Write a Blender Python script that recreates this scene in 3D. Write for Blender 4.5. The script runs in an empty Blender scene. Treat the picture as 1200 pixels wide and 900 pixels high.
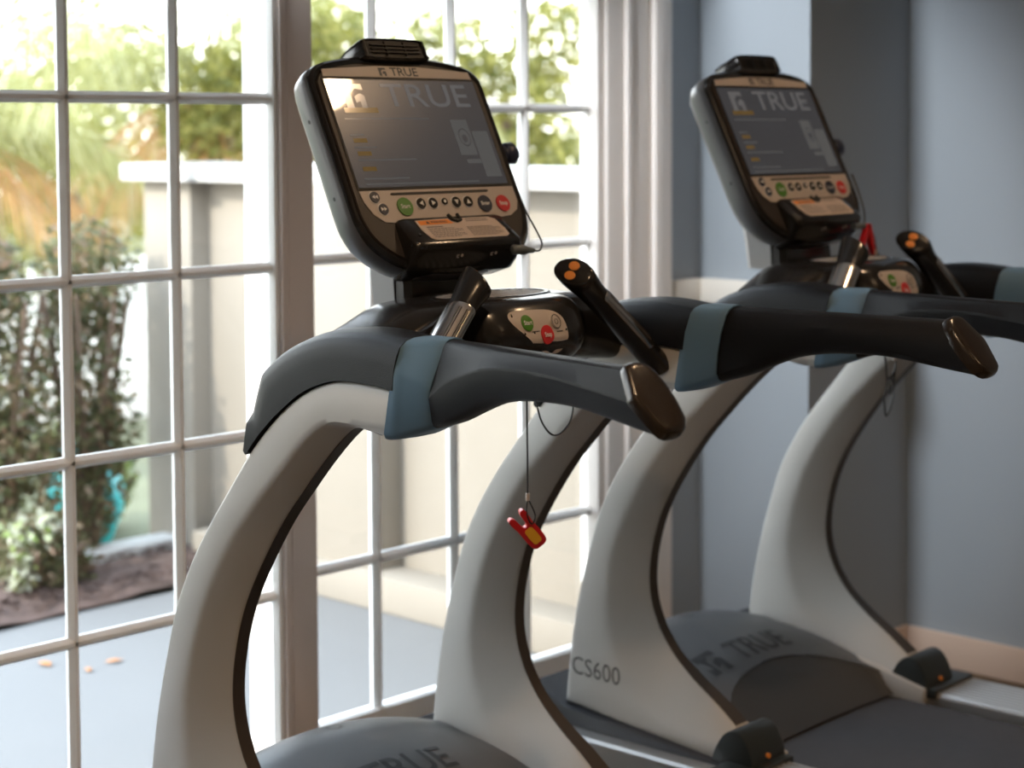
import bpy, bmesh, math, random
from mathutils import Vector, Matrix

S = bpy.context.scene
COL = S.collection
rng = random.Random(7)
V = Vector

# ------------------------------------------------------------------ materials
def nt(name):
    m = bpy.data.materials.new(name); m.use_nodes = True
    t = m.node_tree; t.nodes.clear()
    out = t.nodes.new('ShaderNodeOutputMaterial')
    return m, t, out

def mat(name, col, rough=.5, metal=0., spec=.5, bump=0., bscale=200., var=0., vscale=6., coat=0., emit=None, estr=0., col2=None, aniso=None):
    m, t, out = nt(name)
    b = t.nodes.new('ShaderNodeBsdfPrincipled')
    t.links.new(b.outputs[0], out.inputs[0])
    b.inputs['Base Color'].default_value = (*col, 1)
    b.inputs['Roughness'].default_value = rough
    b.inputs['Metallic'].default_value = metal
    b.inputs['Specular IOR Level'].default_value = spec
    b.inputs['Coat Weight'].default_value = coat
    if emit:
        b.inputs['Emission Color'].default_value = (*emit, 1)
        b.inputs['Emission Strength'].default_value = estr
    if var or bump:
        tc = t.nodes.new('ShaderNodeTexCoord')
    if var:
        n = t.nodes.new('ShaderNodeTexNoise'); n.inputs['Scale'].default_value = vscale; n.inputs['Detail'].default_value = 5
        r = t.nodes.new('ShaderNodeMix'); r.data_type = 'RGBA'
        c2 = col2 or tuple(max(0, c * (1 - var)) for c in col)
        c1 = col if col2 else tuple(min(1, c * (1 + var)) for c in col)
        r.inputs[6].default_value = (*c1, 1); r.inputs[7].default_value = (*c2, 1)
        t.links.new(tc.outputs['Object'], n.inputs['Vector']); t.links.new(n.outputs[0], r.inputs[0]); t.links.new(r.outputs[2], b.inputs['Base Color'])
    if bump:
        n = t.nodes.new('ShaderNodeTexNoise'); n.inputs['Scale'].default_value = bscale; n.inputs['Detail'].default_value = 3
        bu = t.nodes.new('ShaderNodeBump'); bu.inputs['Strength'].default_value = bump; bu.inputs['Distance'].default_value = .002
        t.links.new(tc.outputs['Object'], n.inputs['Vector']); t.links.new(n.outputs[0], bu.inputs['Height']); t.links.new(bu.outputs[0], b.inputs['Normal'])
    return m

def leaf_mat(name, c1, c2, c3, trans=.45, rough=.55):
    m, t, out = nt(name)
    g = t.nodes.new('ShaderNodeNewGeometry')
    ramp = t.nodes.new('ShaderNodeValToRGB')
    e = ramp.color_ramp.elements
    e[0].color = (*c1, 1); e[1].color = (*c3, 1); e[1].position = 1
    k = e.new(.55); k.color = (*c2, 1)
    t.links.new(g.outputs['Random Per Island'], ramp.inputs[0])
    p = t.nodes.new('ShaderNodeBsdfPrincipled'); p.inputs['Roughness'].default_value = rough
    tr = t.nodes.new('ShaderNodeBsdfTranslucent')
    mx = t.nodes.new('ShaderNodeMixShader'); mx.inputs[0].default_value = trans
    t.links.new(ramp.outputs[0], p.inputs['Base Color']); t.links.new(ramp.outputs[0], tr.inputs[0])
    t.links.new(p.outputs[0], mx.inputs[1]); t.links.new(tr.outputs[0], mx.inputs[2]); t.links.new(mx.outputs[0], out.inputs[0])
    return m

def glass_mat(name):
    m, t, out = nt(name)
    a = t.nodes.new('ShaderNodeBsdfTransparent'); a.inputs[0].default_value = (.97, .985, .975, 1)
    g = t.nodes.new('ShaderNodeBsdfGlossy'); g.inputs['Roughness'].default_value = .02
    lw = t.nodes.new('ShaderNodeFresnel'); lw.inputs[0].default_value = 1.25
    mx = t.nodes.new('ShaderNodeMixShader')
    t.links.new(lw.outputs[0], mx.inputs[0]); t.links.new(a.outputs[0], mx.inputs[1]); t.links.new(g.outputs[0], mx.inputs[2]); t.links.new(mx.outputs[0], out.inputs[0])
    return m

def emis_mat(name, col, s):
    m, t, out = nt(name)
    e = t.nodes.new('ShaderNodeEmission'); e.inputs[0].default_value = (*col, 1); e.inputs[1].default_value = s
    t.links.new(e.outputs[0], out.inputs[0]); return m

MT = dict(
    upright=mat('upright paint', (.435, .425, .405), .42, var=.04, vscale=3, bump=.06, bscale=900),
    strip=mat('bronze edge strip', (.045, .034, .027), .45),
    black=mat('black textured plastic', (.006, .0065, .0085), .40, spec=.17, bump=.35, bscale=1100),
    blackg=mat('black gloss plastic', (.014, .013, .013), .22),
    endcap=mat('glossy end cap', (.02, .014, .010), .24, bump=.1, bscale=300),
    shell=mat('console shell', (.085, .085, .09), .28),
    bezel=mat('console bezel', (.030, .023, .019), .42, bump=.1, bscale=1500),
    band=mat('slate blue band', (.105, .20, .305), .46, bump=.12, bscale=900),
    hood=mat('charcoal hood', (.085, .088, .092), .42, bump=.12, bscale=1200),
    hoodrear=mat('hood rear', (.045, .045, .047), .5),
    frame=mat('dark frame', (.045, .05, .06), .42),
    alu=mat('ribbed aluminium', (.50, .49, .48), .38, metal=.85),
    belt=mat('running belt', (.040, .041, .048), .75, bump=.5, bscale=900, var=.15, vscale=40),
    deck=mat('deck black', (.012, .012, .012), .6),
    cap=mat('foot cap', (.016, .020, .020), .33),
    silver=mat('silver keypad', (.50, .44, .40), .38),
    backplate=mat('neck cover', (.36, .35, .345), .4),
    navy=mat('navy key', (.015, .022, .05), .35),
    green=mat('green key', (.07, .22, .025), .35),
    red=mat('red key', (.55, .025, .03), .35),
    white=mat('white print', (.75, .75, .75), .5),
    grey=mat('grey print', (.07, .07, .075), .5),
    orange=mat('orange key', (.85, .30, .06), .4),
    chrome=mat('steel sensor', (.62, .58, .55), .22, metal=1.),
    lab=mat('label paper', (.60, .50, .44), .45),
    screen=mat('display glass', (.010, .010, .011), .24, spec=.28, emit=(.60, .58, .62), estr=.040, coat=.9),
    scr1=mat('display lettering', (.05, .05, .05), .12, emit=(.62, .62, .64), estr=.085),
    scr2=mat('display graphics', (.05, .05, .05), .12, emit=(.55, .57, .58), estr=.068),
    scr3=mat('display amber', (.05, .04, .02), .12, emit=(.7, .42, .12), estr=.075),
    logo=mat('dark lettering', (.02, .035, .05), .4),
    hoodlet=mat('hood lettering', (.018, .02, .022), .45),
    redclip=mat('red clip', (.60, .012, .02), .3),
    yellow=mat('yellow insert', (.85, .45, .03), .4),
    cord=mat('black cord', (.01, .01, .01), .5),
    plug=mat('grey plug', (.12, .14, .15), .35),
    wall=mat('blue grey wall paint', (.32, .363, .405), .7, bump=.1, bscale=300),
    ceil=mat('ceiling paint', (.8, .78, .75), .8),
    trim=mat('white trim paint', (.74, .665, .625), .45),
    casing=mat('lit white casing paint', (.93, .88, .84), .45),  # whiter than the other trim: light on the casing put into its colour
    post=mat('shaded post paint', (.66, .58, .54), .45),  # darkened base colour carries the shade of the backlit post
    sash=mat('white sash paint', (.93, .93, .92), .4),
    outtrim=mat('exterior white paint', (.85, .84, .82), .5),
    rail=mat('cream rail', (.80, .76, .69), .5),
    base=mat('cream baseboard', (.66, .52, .43), .5),
    floor=mat('brown floor', (.11, .072, .038), .5, var=.25, vscale=14),
    patio=mat('patio concrete', (.150, .146, .144), .8, var=.05, vscale=2.5, bump=.2, bscale=60),
    stucco=mat('tan stucco', (.26, .225, .185), .85, bump=.25, bscale=120, var=.03),
    capst=mat('white coping', (.50, .47, .44), .7),
    court=mat('pale gravel court', (.42, .38, .33), .9, var=.15, vscale=3),
    mulch=mat('mulch', (.085, .052, .042), .95, var=.5, vscale=40, bump=1., bscale=60),
    soil=mat('garden ground', (.12, .12, .07), .95, var=.35, vscale=5),
    curb=mat('pale curb', (.5, .47, .44), .8),
    bark=mat('bark', (.14, .09, .06), .9, var=.3, vscale=30),
    teal=mat('turquoise glaze', (.015, .42, .46), .3),
    roof=mat('eave', (.75, .74, .72), .8),
    lens=emis_mat('lamp lens', (1., .66, .36), 38),
    glass=glass_mat('window glass'),
    leafA=leaf_mat('shrub leaves', (.060, .070, .026), (.145, .145, .06), (.27, .165, .11)),
    leafB=leaf_mat('bright leaves', (.09, .12, .025), (.18, .21, .055), (.34, .34, .17)),
    leafC=leaf_mat('tree leaves', (.095, .108, .02), (.21, .20, .04), (.38, .35, .11), .5),
    frond=leaf_mat('palm leaves', (.20, .205, .07), (.33, .32, .12), (.48, .46, .25), .5),
    dry=leaf_mat('dry palm leaves', (.42, .21, .07), (.52, .30, .13), (.46, .34, .24), .45),
    fallen=mat('fallen leaf', (.40, .17, .06), .7),
)

# ------------------------------------------------------------------ mesh helpers
class MB:
    def __init__(s): s.v = []; s.f = []; s.m = []
    def add(s, vs, fs, mi=0):
        o = len(s.v); s.v += [tuple(v) for v in vs]
        for f in fs: s.f.append(tuple(i + o for i in f)); s.m.append(mi)
    def box(s, x0, x1, y0, y1, z0, z1, mi=0):
        s.add([(x, y, z) for z in (z0, z1) for y in (y0, y1) for x in (x0, x1)],
              [(0, 2, 3, 1), (4, 5, 7, 6), (0, 1, 5, 4), (2, 6, 7, 3), (0, 4, 6, 2), (1, 3, 7, 5)], mi)
    def loft(s, rings, closed=True, caps=True, mi=0):
        n = len(rings[0]); vs = [p for r in rings for p in r]; fs = []
        for i in range(len(rings) - 1):
            for j in range(n if closed else n - 1):
                k = (j + 1) % n
                fs.append((i * n + j, i * n + k, (i + 1) * n + k, (i + 1) * n + j))
        if caps and closed:
            fs.append(tuple(range(n))[::-1]); fs.append(tuple((len(rings) - 1) * n + j for j in range(n)))
        s.add(vs, fs, mi)
    def tube(s, path, r, n=8, mi=0):
        path = [V(p) for p in path]; rings = []; up = None
        for i, p in enumerate(path):
            d = (path[min(i + 1, len(path) - 1)] - path[max(i - 1, 0)]).normalized()
            if up is None: up = V((0, 0, 1)) if abs(d.z) < .9 else V((1, 0, 0))
            a = d.cross(up).normalized(); up = a.cross(d)
            rr = r[i] if isinstance(r, (list, tuple)) else r
            rings.append([p + (a * math.cos(t) + up * math.sin(t)) * rr for t in [2 * math.pi * k / n for k in range(n)]])
        s.loft(rings, mi=mi)
    def prism(s, poly, fn0, fn1, mi=0):
        n = len(poly)
        s.add([fn0(*p) for p in poly] + [fn1(*p) for p in poly],
              [tuple(range(n))[::-1], tuple(range(n, 2 * n))] + [(i, (i + 1) % n, n + (i + 1) % n, n + i) for i in range(n)], mi)

def link(o, parent=None):
    COL.objects.link(o)
    if parent: o.parent = parent
    return o

def build(mb, name, mats, parent=None, smooth=35, bevel=0, segs=2):
    me = bpy.data.meshes.new(name)
    me.from_pydata(mb.v, [], mb.f)
    if not isinstance(mats, (list, tuple)): mats = [mats]
    for m in mats: me.materials.append(m)
    me.polygons.foreach_set('material_index', mb.m)
    bm = bmesh.new(); bm.from_mesh(me)
    bmesh.ops.recalc_face_normals(bm, faces=bm.faces)
    if bevel:
        bmesh.ops.bevel(bm, geom=[e for e in bm.edges if len(e.link_faces) == 2 and e.calc_face_angle(0) > .5], offset=bevel, segments=segs, affect='EDGES', profile=.6, clamp_overlap=True)
    bm.to_mesh(me); bm.free()
    if smooth:
        me.polygons.foreach_set('use_smooth', [True] * len(me.polygons))
        me.set_sharp_from_angle(angle=math.radians(smooth))
    me.update()
    return link(bpy.data.objects.new(name, me), parent)

def empty(name, label, cat, loc=(0, 0, 0), rz=0, group=None):
    o = bpy.data.objects.new(name, None); link(o); o.location = loc; o.rotation_euler = (0, 0, rz); o.empty_display_size = .1
    return tag(o, label, cat, group)

def tag(o, label, cat, group=None, kind=None):
    o['label'] = label; o['category'] = cat
    if group: o['group'] = group
    if kind: o['kind'] = kind
    return o

def struct(o): o['kind'] = 'structure'; return o

def crom(pts, m, closed=False):
    """Catmull-Rom resample: m steps per segment; points of any dimension"""
    n = len(pts); out = []
    P = lambda i: pts[i % n] if closed else pts[max(0, min(n - 1, i))]
    for i in range(n if closed else n - 1):
        a, b, c, d = P(i - 1), P(i), P(i + 1), P(i + 2)
        for k in range(m):
            t = k / m
            out.append(tuple(.5 * (2 * b[j] + (c[j] - a[j]) * t + (2 * a[j] - 5 * b[j] + 4 * c[j] - d[j]) * t * t + (3 * b[j] - a[j] - 3 * c[j] + d[j]) * t ** 3) for j in range(len(b))))
    if not closed: out.append(tuple(pts[-1]))
    return out

def lerp(a, b, t): return tuple(x + (y - x) * t for x, y in zip(a, b))
def interp(x, xs, ys):
    if x <= xs[0]: return ys[0]
    for i in range(len(xs) - 1):
        if x <= xs[i + 1]:
            return ys[i] + (ys[i + 1] - ys[i]) * (x - xs[i]) / (xs[i + 1] - xs[i])
    return ys[-1]

def text_mesh(txt, size, bold=0., sx=1.):
    cu = bpy.data.curves.new('lettering', 'FONT'); cu.body = txt; cu.size = size; cu.align_x = 'CENTER'; cu.align_y = 'CENTER'; cu.offset = bold; cu.resolution_u = 4
    o = bpy.data.objects.new('lettering', cu); COL.objects.link(o)
    dg = bpy.context.evaluated_depsgraph_get(); me = bpy.data.meshes.new_from_object(o.evaluated_get(dg))
    vs = [(v.co.x * sx, v.co.y) for v in me.vertices]; fs = [tuple(p.vertices) for p in me.polygons]
    bpy.data.objects.remove(o); bpy.data.curves.remove(cu); bpy.data.meshes.remove(me)
    return vs, fs

def disc(mb, fn, cx, cy, r, ry=None, n=20, h=0., mi=0, thick=.0015):
    ry = ry or r
    c = [(cx + r * math.cos(2 * math.pi * k / n), cy + ry * math.sin(2 * math.pi * k / n)) for k in range(n)]
    mb.prism(c, lambda a, b: fn(a, b, h), lambda a, b: fn(a, b, h + thick), mi)

# ================================================================== TREADMILL
def make_treadmill():
    root = empty('treadmill', 'x', 'treadmill')
    XC = .3325
    # ---- base frame
    f = MB()
    for sgn in (-1, 1):
        f.prism([(.60, .255), (.60, .21), (.575, .16), (-1.42, .10), (-1.42, .16), (-.02, .178), (.04, .212), (.47, .246), (.56, .285)],
                lambda y, z: (sgn * .272, y, z), lambda y, z: (sgn * .402, y, z))
    f.box(-.275, .275, .40, .57, .10, .20); f.box(-.40, .40, -1.42, -1.35, .08, .17)
    f.box(-.26, .26, -1.36, .42, .12, .165)
    build(f, 'base_frame', MT['frame'], root, bevel=.006)
    wl = MB()
    for sx in (-1, 1):
        for y in (.5, -1.38):
            w = MB(); w.loft([[(sx * .31 + dx, y + .045 * math.cos(t), .047 + .045 * math.sin(t)) for t in [k * math.pi / 10 for k in range(20)]] for dx in (-.025, .025)])
            w.box(sx * .31 - .03, sx * .31 + .03, y - .03, y + .03, .05, .18)
            build(w, 'transport_wheel', MT['deck'], root)
    # ---- running belt
    b = MB()
    prof = [(.14 - 1.5 * k / 24, .193) for k in range(25)]
    arc = [(-1.36 - .03 * math.sin(a), .163 + .03 * math.cos(a)) for a in [math.pi * k / 8 for k in range(9)]]
    prof = prof + arc + [(.14, .133)]
    b.prism(prof, lambda y, z: (-.262, y, z), lambda y, z: (.262, y, z))
    build(b, 'running_belt', MT['belt'], root)
    # ---- foot rails (ribbed aluminium)
    for sgn in (-1, 1):
        r = MB()
        top = []
        for k in range(9):
            x = .292 + k * .0175
            top += [(x, .208), (x + .004, .214), (x + .0125, .214), (x + .0165, .208)]
        pr = [(.286, .170), (.286, .205)] + top + [(.452, .207), (.452, .125), (.442, .12), (.442, .17)]
        pr = [(sgn * a, c) for a, c in pr]
        yf = .0
        r.prism([p for p in pr], lambda x, z: (x, .0, z), lambda x, z: (x, -1.34, z))
        # outer skirt running forward beneath the upright
        sk = [(.405, .17), (.405, .211), (.447, .213), (.452, .207), (.452, .125), (.442, .12)]
        r.prism([(sgn * a, c) for a, c in sk], lambda x, z: (x, .446, z), lambda x, z: (x, 0., z))
        build(r, 'foot_rail', MT['alu'], root, bevel=0)
    # ---- uprights
    rows = [((.052, .205), (.052, .240), (.052, .268)), ((.12, .216), (.13, .246), (.112, .312)), ((.22, .226), (.215, .258), (.175, .352)),
            ((.34, .236), (.285, .29), (.228, .395)), ((.487, .251), (.335, .34), (.262, .44)), ((.481, .30), (.358, .385), (.279, .48)),
            ((.473, .36), (.37, .43), (.287, .52)), ((.461, .43), (.374, .48), (.287, .56)), ((.444, .504), (.369, .535), (.280, .605)),
            ((.42, .586), (.352, .60), (.264, .66)), ((.39, .674), (.322, .675), (.239, .715)), ((.345, .757), (.280, .75), (.198, .78)),
            ((.292, .83), (.228, .82), (.150, .845)), ((.235, .899), (.165, .885), (.10, .90)), ((.188, .955), (.11, .937), (.057, .945)),
            ((.119, 1.019), (.06, .985), (.012, .987)), ((.062, 1.057), (.02, 1.013), (-.02, 1.010)), ((.012, 1.078), (-.012, 1.024), (-.045, 1.014)),
            ((-.036, 1.088), (-.048, 1.026), (-.065, 1.013)), ((-.100, 1.088), (-.098, 1.026), (-.096, 1.012)), ((-.142, 1.085), (-.134, 1.028), (-.128, 1.011))]
    flat = [a + b2 + c for a, b2, c in rows]
    seg = []
    seg += crom(flat[:5], 3)[:-1]
    seg += crom(flat[4:], 4)
    for sgn in (-1, 1):
        mb = MB(); st = MB(); rings = []; srings = []
        for i, q in enumerate(seg):
            F, C_, R_ = q[0:2], q[2:4], q[4:6]
            t = i / (len(seg) - 1)
            rr = .013 + .008 * max(0, 1 - t / .12) + .02 * max(0, (t - .85) / .15)
            w = .050
            F2 = lerp(F, C_, .10); Cf = lerp(C_, F, .14); Cr = lerp(C_, R_, .14); Rm = lerp(R_, C_, .06)
            wr = w + (rr - w) * .11
            half = [(.041, F), (.0485, lerp(F, C_, .04)), (w, F2), (w, Cf), (w - .0006, C_), (wr, Cr), (rr + .0035, Rm), (rr, R_)]
            ring = [(sgn * XC + d, p[0], p[1]) for d, p in half] + [(sgn * XC - d, p[0], p[1]) for d, p in half[::-1]]
            rings.append(ring)
            dv = V((0, R_[0] - C_[0], R_[1] - C_[1])).normalized() * .002
            srings.append([(sgn * XC + e * rr * .97, R_[0] + dv.y * k, R_[1] + dv.z * k) for e, k in ((-1, -.5), (-.96, 1), (.96, 1), (1, -.5))])
        mb.loft(rings)
        up = build(mb, 'upright', MT['upright'], root, smooth=50)
        st.loft(srings[1:-4])
        build(st, 'edge_strip', MT['strip'], up, smooth=40)
        if sgn < 0:
            pl = MB(); vs, fs = text_mesh('CS600', .054, -.0004, .92)
            k = .0006
            pl.add([(-XC - .0507, .400 - a, .331 + b_ - (a) * .03) for a, b_ in vs], fs)
            build(pl, 'model_number', MT['grey'], up, smooth=0)
        # inner skirt beside the belt
        ks = MB(); ks.prism([(.0, .185), (.0, .222), (.12, .250), (.25, .275), (.25, .185)], lambda y, z: (sgn * .266, y, z), lambda y, z: (sgn * .292, y, z))
        build(ks, 'inner_skirt', MT['upright'], root, bevel=.003)
        # foot cap
        fc = MB(); prof = crom([(.100, .205), (.092, .232), (.080, .256), (.066, .274), (.046, .284), (.026, .278), (.011, .260), (.001, .235), (-.004, .205)], 4)
        fc.prism(prof, lambda y, z: (sgn * .279, y, z), lambda y, z: (sgn * .394, y, z))
        fc.box(*sorted((sgn * .28, sgn * .45)), -.022, .06, .200, .222)
        build(fc, 'foot_cap', MT['cap'], root, bevel=.004)
        scr = MB(); scr.loft([[(sgn * .34 + .005 * math.cos(t), y, .232 + .005 * math.sin(t)) for t in [k2 * math.pi / 6 for k2 in range(12)]] for y in (.003, -.005)])
        build(scr, 'cap_screw', MT['orange'], root)
    # ---- motor hood
    YS = [.08, .15, .22, .30, .40, .45, .50, .55, .585, .60]; ZS = [.243, .266, .296, .327, .352, .358, .350, .318, .272, .240]
    curve = crom(list(zip(YS, ZS)), 6); cy, cz = [p[0] for p in curve], [p[1] for p in curve]
    def ztop(x, y):
        u = min(1, abs(x) / .285)
        return interp(y, cy, cz) - .050 * u ** 2 * interp(y, [.08, .40], [.05, 1.])
    yarc = lambda x: .085 + .150 * math.sqrt(max(0, 1 - (x / .272) ** 2))
    h = MB(); hr = MB(); NX = 40; xs = [-.285 + .57 * k / NX for k in range(NX + 1)]
    rings = []
    for x in xs:
        ya = yarc(x); ring = []
        for k in range(33):
            y = ya + (.60 - ya) * k / 32; ring.append((x, y, ztop(x, y)))
        rings.append(ring)
    h.loft(rings, closed=False, caps=False)
    for i, x in enumerate(xs[:-1]):
        x2 = xs[i + 1]
        h.add([(x, .60, ztop(x, .60)), (x2, .60, ztop(x2, .60)), (x2, .60, .20), (x, .60, .20)], [(0, 1, 2, 3)])
        ya, yb = yarc(x), yarc(x2); za, zb = ztop(x, ya) - .002, ztop(x2, yb) - .002
        hr.add([(x, ya, za), (x2, yb, zb), (x2, .07 + (yb - .085) * .12, .198), (x, .07 + (ya - .085) * .12, .198)], [(0, 1, 2, 3)])
    hood = build(h, 'motor_hood', MT['hood'], root, smooth=50)
    build(hr, 'hood_rear_panel', MT['hoodrear'], hood, smooth=60)
    le = MB(); vs, fs = text_mesh('TRUE', .072, .001, 1.15)
    conv = lambda a, b_: (a, .285 + b_ * 1.25, ztop(a, .285 + b_ * 1.25) + .0012)
    le.add([conv(a + .045, b_) for a, b_ in vs], fs)
    build(le, 'hood_lettering', MT['hoodlet'], hood, smooth=0)
    lg = MB()
    def logo_polys():
        # square mark: a peaked swoosh over a blank square
        return [[(-.5, .5), (.5, .5), (.5, .25), (.1, .3), (-.15, .1), (-.15, -.5), (-.5, -.5)], [(.0, -.02), (.3, .12), (.5, .02), (.5, -.5), (.22, -.5), (.22, -.2), (.0, -.3)]]
    for poly in logo_polys():
        lg.add([conv(-.130 + a * .066, b_ * .056) for a, b_ in poly], [tuple(range(len(poly)))])
    build(lg, 'hood_emblem', MT['hoodlet'], hood, smooth=0)
    rg = MB(); n = 24
    ringp = [[(.02 + rr * math.cos(2 * math.pi * k / n), .465 + rr * math.sin(2 * math.pi * k / n)) for k in range(n)] for rr in (.012, .0155)]
    rg.loft([[(a, b_, ztop(a, b_) + .001) for a, b_ in r_] for r_ in ringp], caps=False)
    build(rg, 'hood_fastener', MT['hoodlet'], hood, smooth=0)

    # ---- handrails
    def rail_ring(sgn, T, B, xc, hw=.035, vc=.30, bx=0.):
        L = math.hypot(T[0] - B[0], T[1] - B[1])
        a = lambda d: lerp(T, B, d / L)
        outer = [(0, 0), (.010, .0010), (.016, .0045), (.0195, .011), (hw - .0008, vc * L - .003), (hw, vc * L + .002), (hw - .012, L - .012), (hw - .016, L - .005), (hw - .023, L - .001)]
        inner = [(.0, L), (-hw + .022, L - .001), (-hw + .013, L - .005), (-hw + .004, L - .016), (-hw, L * .6), (-hw + .001, L * .35), (-.029, .016), (-.022, .006), (-.012, .0012)]
        if bx:
            ob_ = [(0, 0), (.020, .0008), (.036, .005), (.046, .013), (hw - .001, .045), (hw, .055), (hw - .0015, L - .012), (hw - .006, L - .004), (hw - .014, L - .001)]
            ib_ = [(.0, L), (-hw + .016, L - .001), (-hw + .008, L - .004), (-hw + .002, L - .012), (-hw, L * .6), (-hw, .045), (-.046, .013), (-.036, .005), (-.020, .0008)]
            outer = [lerp(p, q, bx) for p, q in zip(outer, ob_)]; inner = [lerp(p, q, bx) for p, q in zip(inner, ib_)]
        pts = []
        for dx, d in outer + inner:
            y, z = a(min(max(d, 0), L)); pts.append((sgn * (xc + dx), y, z))
        return pts
    xcf = lambda y: .3325 + max(0, (-.2 - y)) * .125
    for sgn in (-1, 1):
        rail = None
        # front cover over the upright
        stn = [((.204, .962), (.193, .951)), ((.187, 1.03), (.160, .985)), ((.165, 1.089), (.119, 1.0195)), ((.12, 1.119), (.062, 1.0575)), ((.064, 1.144), (.012, 1.0785)), ((.001, 1.160), (-.036, 1.0885)), ((-.077, 1.166), (-.104, 1.0885)), ((-.162, 1.160), (-.150, 1.0845))]
        fl = [a + b_ for a, b_ in stn]; fl = crom(fl[:3], 3)[:-1] + crom(fl[2:], 4)
        c = MB(); rings = []
        for q in fl:
            T, B = q[:2], q[2:]; L = math.hypot(T[0] - B[0], T[1] - B[1]); a = lambda d: lerp(T, B, min(1, d / L))
            hw = .0535
            half = [(0, 0), (.020, .0008), (.036, .005), (.046, .013), (.051, .026), (hw, .045), (hw, L)]
            if L < .05: half = [(0, 0), (.020, .0), (.036, .001), (.046, .003), (.051, .005), (hw, .008), (hw, L)]
            rings.append([(sgn * XC + d, *a(e)) for d, e in half] + [(sgn * XC - d, *a(e)) for d, e in half[::-1][:-1]])
        c.loft(rings)
        build(c, 'upright_cover', MT['black'], root, smooth=40)
        # blue band
        bd = MB(); sb = [((-.160, 1.160), (-.128, 1.008)), ((-.175, 1.161), (-.148, 1.011)), ((-.205, 1.162), (-.180, 1.022)), ((-.226, 1.162), (-.203, 1.030))]
        sq = crom([a + b_ for a, b_ in sb], 4); nq = len(sq) - 1
        bd.loft([rail_ring(sgn, q[:2], q[2:], XC, .0528 - .0148 * max(0, i / nq - .25) / .75, .32 + .22 * i / nq, 1 - i / nq) for i, q in enumerate(sq)])
        build(bd, 'rail_band', MT['band'], root, smooth=42)
        # grip
        top = lambda y: 1.160 - .002 * max(0, (-.22 - y) / .4)
        bot = [(-.203, 1.0305), (-.245, 1.043), (-.29, 1.062), (-.335, 1.079), (-.385, 1.0895), (-.445, 1.0945), (-.505, 1.0945), (-.56, 1.0885), (-.615, 1.081), (-.668, 1.0745)]
        tp = [-.226, -.258, -.292, -.325, -.365, -.41, -.46, -.505, -.553, -.596]
        crs = [.62, .48, .42, .38, .36, .36, .37, .40, .43, .46]
        g = MB(); fl = crom([(t, top(t), b_[0], b_[1], k) for t, b_, k in zip(tp, bot, crs)], 3)
        rings = [rail_ring(sgn, q[0:2], q[2:4], xcf((q[0] + q[2]) / 2), .0365, q[4]) for q in fl]
        g.loft(rings)
        grip = build(g, 'handrail_grip', MT['black'], root, smooth=32)
        e = MB(); last = rings[-1]; cen = V((0, 0, 0))
        for p in last: cen += V(p) / len(last)
        nr = V((0, -.075, .075)).normalized(); nr = V((sgn * .115, -.74, -.66)).normalized(); nr = V((sgn * .1, -.76, .64)).normalized()
        sc = lambda k, off: [tuple(cen + (V(p) - cen) * k + nr * off) for p in last]
        e.loft([sc(1.012, -.004), sc(1.02, .003), sc(.985, .010), sc(.93, .0135), sc(.80, .015), sc(.4, .0155)])
        build(e, 'grip_end_cap', MT['endcap'], grip, smooth=60)
        # grab bar with pulse sensor
        b0 = V((sgn * .292, -.088, 1.052)); b1 = V((sgn * .112, -.052, 1.222)); ax = (b1 - b0).normalized(); Lh = (b1 - b0).length
        e1 = (V((0, 1, 0)) - ax * ax.y).normalized(); e2 = ax.cross(e1).normalized()
        if e2.z < 0: e2 = -e2
        gb = MB(); rings = []; n = 24
        stt = [(0, 1.25, 0), (.05, 1.1, 0), (.12, 1., 0), (.45, .98, 0), (.74, .98, 0), (.82, 1.05, .1), (.90, 1.18, .4), (.96, 1.27, .8), (1.0, 1.24, 1.), (1.01, 1.10, 1.05)]
        face_n = (ax * .80 + V((0, -1, 0)) * .42 + V((-sgn, 0, 0)) * .25).normalized()
        def bring(t, k, tilt, a_=.0265, b_=.0195, off=0, th=None):
            out = []
            for w in (th or [2 * math.pi * i / n for i in range(n)]):
                p = e1 * math.cos(w) * (a_ * k + off) + e2 * math.sin(w) * (b_ * k + off)
                sh = -(p.dot(face_n)) / ax.dot(face_n) * tilt
                out.append(tuple(b0 + ax * (Lh * t + sh) + p))
            return out
        gb.loft([bring(*q) for q in stt])
        bar = build(gb, 'grab_bar', MT['blackg'], root, smooth=45)
        sp = MB()
        th = [math.radians(90 + d) for d in range(-118, 119, 12)]
        rr = []
        for t in (.20, .22, .30, .40, .50, .60, .70, .735, .75):
            k = 1.
            tl = th if .21 < t < .74 else [math.radians(90 + (d - 90) * .86) for d in [math.degrees(x) for x in th]]
            rr.append(bring(t, .985, 0, off=.0014 if .205 < t < .745 else .0002, th=tl))
        sp.loft(rr, closed=False, caps=False)
        build(sp, 'pulse_sensor', MT['chrome'], bar, smooth=60)
        gv = MB()
        for d in (118, 128, 150, 160, 30, 22):
            gv.tube([bring(t, .985, 0, off=.0012, th=[math.radians(d)])[0] for t in (.24, .4, .55, .71)], .0009, 5)
        build(gv, 'sensor_groove', MT['strip'], bar)
        topc = b0 + ax * Lh * 1.008
        u_ = (e2 - face_n * e2.dot(face_n)).normalized(); v_ = face_n.cross(u_)
        for kk in (-1, 1):
            ob = MB(); disc(ob, lambda a, b_, hh: tuple(topc + u_ * a + v_ * b_ + face_n * hh), kk * .0092, 0, .0082, .0100, n=18, h=.0002, thick=.003)
            build(ob, 'speed_button', MT['orange'], bar, bevel=.001)
    # ---- crossbar
    cb = MB(); rings = []
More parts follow.
